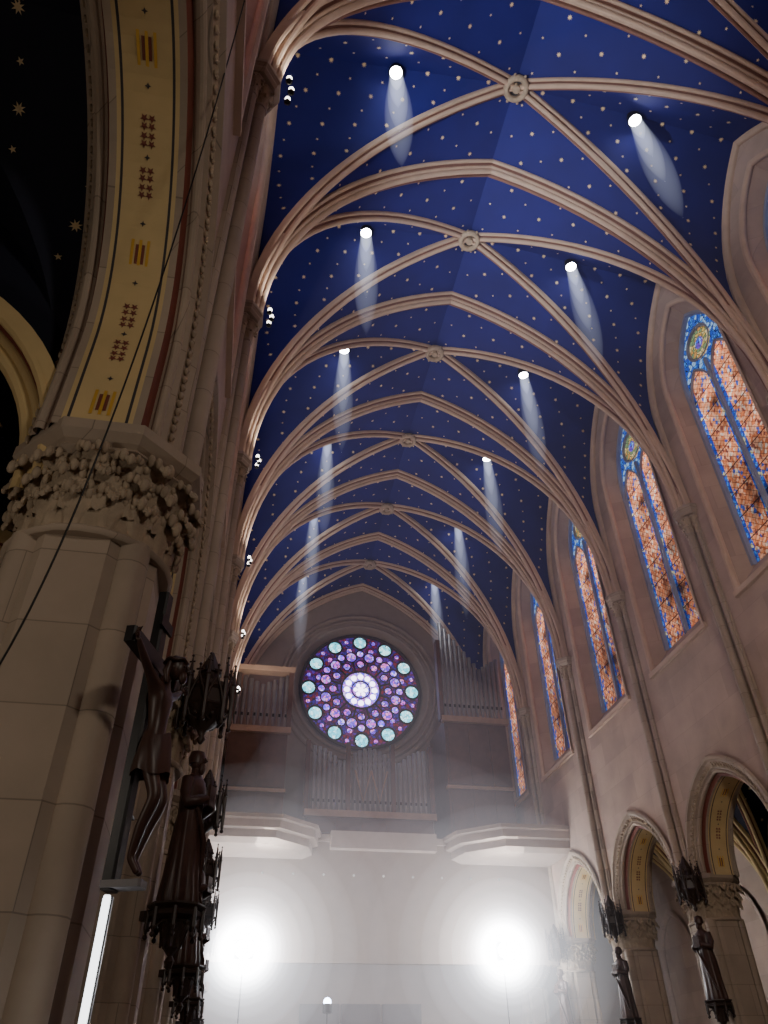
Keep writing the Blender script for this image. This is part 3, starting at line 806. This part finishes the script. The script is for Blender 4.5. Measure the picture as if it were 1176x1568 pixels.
for k in range(1, len(YB)-1):
    y = (YB[k]+YB[k+1])/2
    for x in (2.17, 9.0):
        e = empty('ceiling_spotlight', (x, y, 21.45))
        if spd is None: spd = sp.obj('housing', [M_LAMP, M_METAL], e).data
        else: mkobj('housing', spd, e)
        for q in BM:
            if q[2] is None: q[2] = q[0].obj('beam', [q[1]], beams, (x, y, 21.42)).data
            else: mkobj('beam', q[2], beams, (x, y, 21.42))
        light('spot_source', 'SPOT', (0, 0, -.15-CZ), 100, (.85, .9, 1.0), e, None, .12, 40)
fl = MB(); lathe(fl, 0, 0, [(.3, -.28), (.34, -.2), (.34, .2), (.3, .28)], 20, 1); ball(fl, (0, -.2, 0), .3, 0, 18, 10)
box(fl, -.03, .03, 0, .35, -.4, -.3, 1); tube(fl, [(0, .3, -.35), (0, .3, -5.5)], .02, 8, 1)
glow = empty('painted_haze_glow')
HS = []
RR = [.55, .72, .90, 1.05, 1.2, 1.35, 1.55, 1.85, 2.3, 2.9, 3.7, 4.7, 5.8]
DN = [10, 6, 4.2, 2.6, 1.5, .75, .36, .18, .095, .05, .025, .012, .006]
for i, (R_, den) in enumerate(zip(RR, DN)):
    b = MB(); ball(b, (0, 0, 0), R_, 0, 32, 20); HS.append([b, air('flood_bloom_%d' % i, (.90, .92, 1.0) if R_ > 1.25 else (.95, .97, 1.0), den), None])  # bloom around each floodlight, imitated by nested glowing shells
for (x, y, z) in ((.78, 28.0, 3.95), (9.6, 28.0, 4.0)):
    e = empty('floodlight', (x, y, z))
    fl.obj('lamp_head', [M_FLOOD, M_METAL], e)
    for q in HS:
        if q[2] is None: q[2] = q[0].obj('bloom_shell', [q[1]], glow, (x, y, z)).data
        else: mkobj('bloom_shell', q[2], glow, (x, y, z))
    light('flood_source', 'SPOT', (0, -.7, .3-CZ), 5500, (1.0, .96, .93), e, (0+(5-x)*.1, -10, 9), .3, 130, .8)
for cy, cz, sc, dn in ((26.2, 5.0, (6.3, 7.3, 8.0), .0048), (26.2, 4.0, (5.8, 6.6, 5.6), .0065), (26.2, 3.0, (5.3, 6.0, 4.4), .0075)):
    b = MB(); ball(b, (5.6, cy, cz), 1.0, 0, 40, 24, sc); b.obj('low_haze_glow', [air('low_glow_air', (.86, .79, .86), dn)], glow)  # hazy wash over the gallery, its light put in as emission
b = MB(); ball(b, (5.6, 17.5, 12.5), 1.0, 0, 40, 24, (6.2, 14.0, 9.3)); b.obj('vault_veil_glow', [air('vault_veil_air', (.62, .56, .78), .0016)], glow)  # violet lens-flare veil, imitated by a faintly glowing ellipsoid
s = MB(); ball(s, (0, 0, 0), .13); lathe(s, 0, .0, [(.15, -.3), (.15, -.05)], 12, 1); tube(s, [(0, 0, -.2), (0, 0, -4.2)], .02, 6, 1)
s.obj('standing_lamp', [M_SMALL, M_METAL], None, (3.6, 28.6, 2.6))
up = MB()
for k in range(3):
    a = -.7+k*.7; x, y = .20*cos(a), .20*sin(a)*1.3
    lathe(up, x, y, [(.03, -.1), (.06, -.08), (.04, -.03)], 10, 1); ball(up, (x, y, .02), .05, 0, 10, 6, (1, 1, 1.3))
for k in range(1, len(YB)-1):
    e = empty('capital_uplight', (XL+.42, YB[k], 13.48))
    up.obj('lamp_cluster', [M_UP, M_METAL], e)
    light('uplight_source', 'SPOT', (.35, 0, .25-CZ), 280, (1.0, .93, .86), e, (4, 0, 8), .15, 150, .9)
light('vault_fill', 'SPOT', (-.2, 5.6, 13.9), 2200, (.88, .93, 1.0), None, (6.8, 8.6, 22), .2, 62, 1.0)  # added fill, no fixture: brightens the vault blue near the ridge
light('vault_fill', 'SPOT', (-.2, 10.33, 13.9), 1500, (.88, .93, 1.0), None, (6.6, 13.2, 22), .2, 58, 1.0)  # second added vault fill, one bay further on
light('rear_fill', 'SPOT', (3.0, -2.8, 7), 2600, (1.0, .88, .76), None, (12, 17, 7), .4, 95, .9)  # added fill behind the camera for the right wall, no fixture
light('rear_fill', 'SPOT', (3.5, -3.0, 6), 420, (1.0, .90, .77), None, (-1.5, 6, 4), .4, 90, .9)  # added fill behind the camera for the near left pier
light('aisle_fill', 'POINT', (-3.8, 2.5, 2.5), 60, (1.0, .90, .76), None, None, .3)  # added fill so the left aisle ribs and stars show, no fixture

# ------------------------------------------------------------------ world, camera
w = bpy.data.worlds.new('World'); bpy.context.scene.world = w; w.use_nodes = True
w.node_tree.nodes['Background'].inputs[0].default_value = (.35, .4, .6, 1); w.node_tree.nodes['Background'].inputs[1].default_value = .05
VH = ((311-588), -(1695-784)); VV = ((560-588), -(-650-784)); F = 1140
Yc = Vector((VH[0], VH[1], -F)).normalized(); Zc = Vector((VV[0], VV[1], -F)); Zc = (Zc-Yc*Zc.dot(Yc)).normalized(); Xc = Yc.cross(Zc)
R = Matrix((Xc, Yc, Zc)).to_4x4()
cam = bpy.data.cameras.new('camera'); co = bpy.data.objects.new('camera', cam); C.objects.link(co)
co.matrix_world = Matrix.Translation((0, 0, CZ)) @ R
cam.sensor_fit = 'VERTICAL'; cam.sensor_height = 36; cam.lens = 36*F/1568; cam.clip_start = .05; cam.clip_end = 200
bpy.context.scene.camera = co
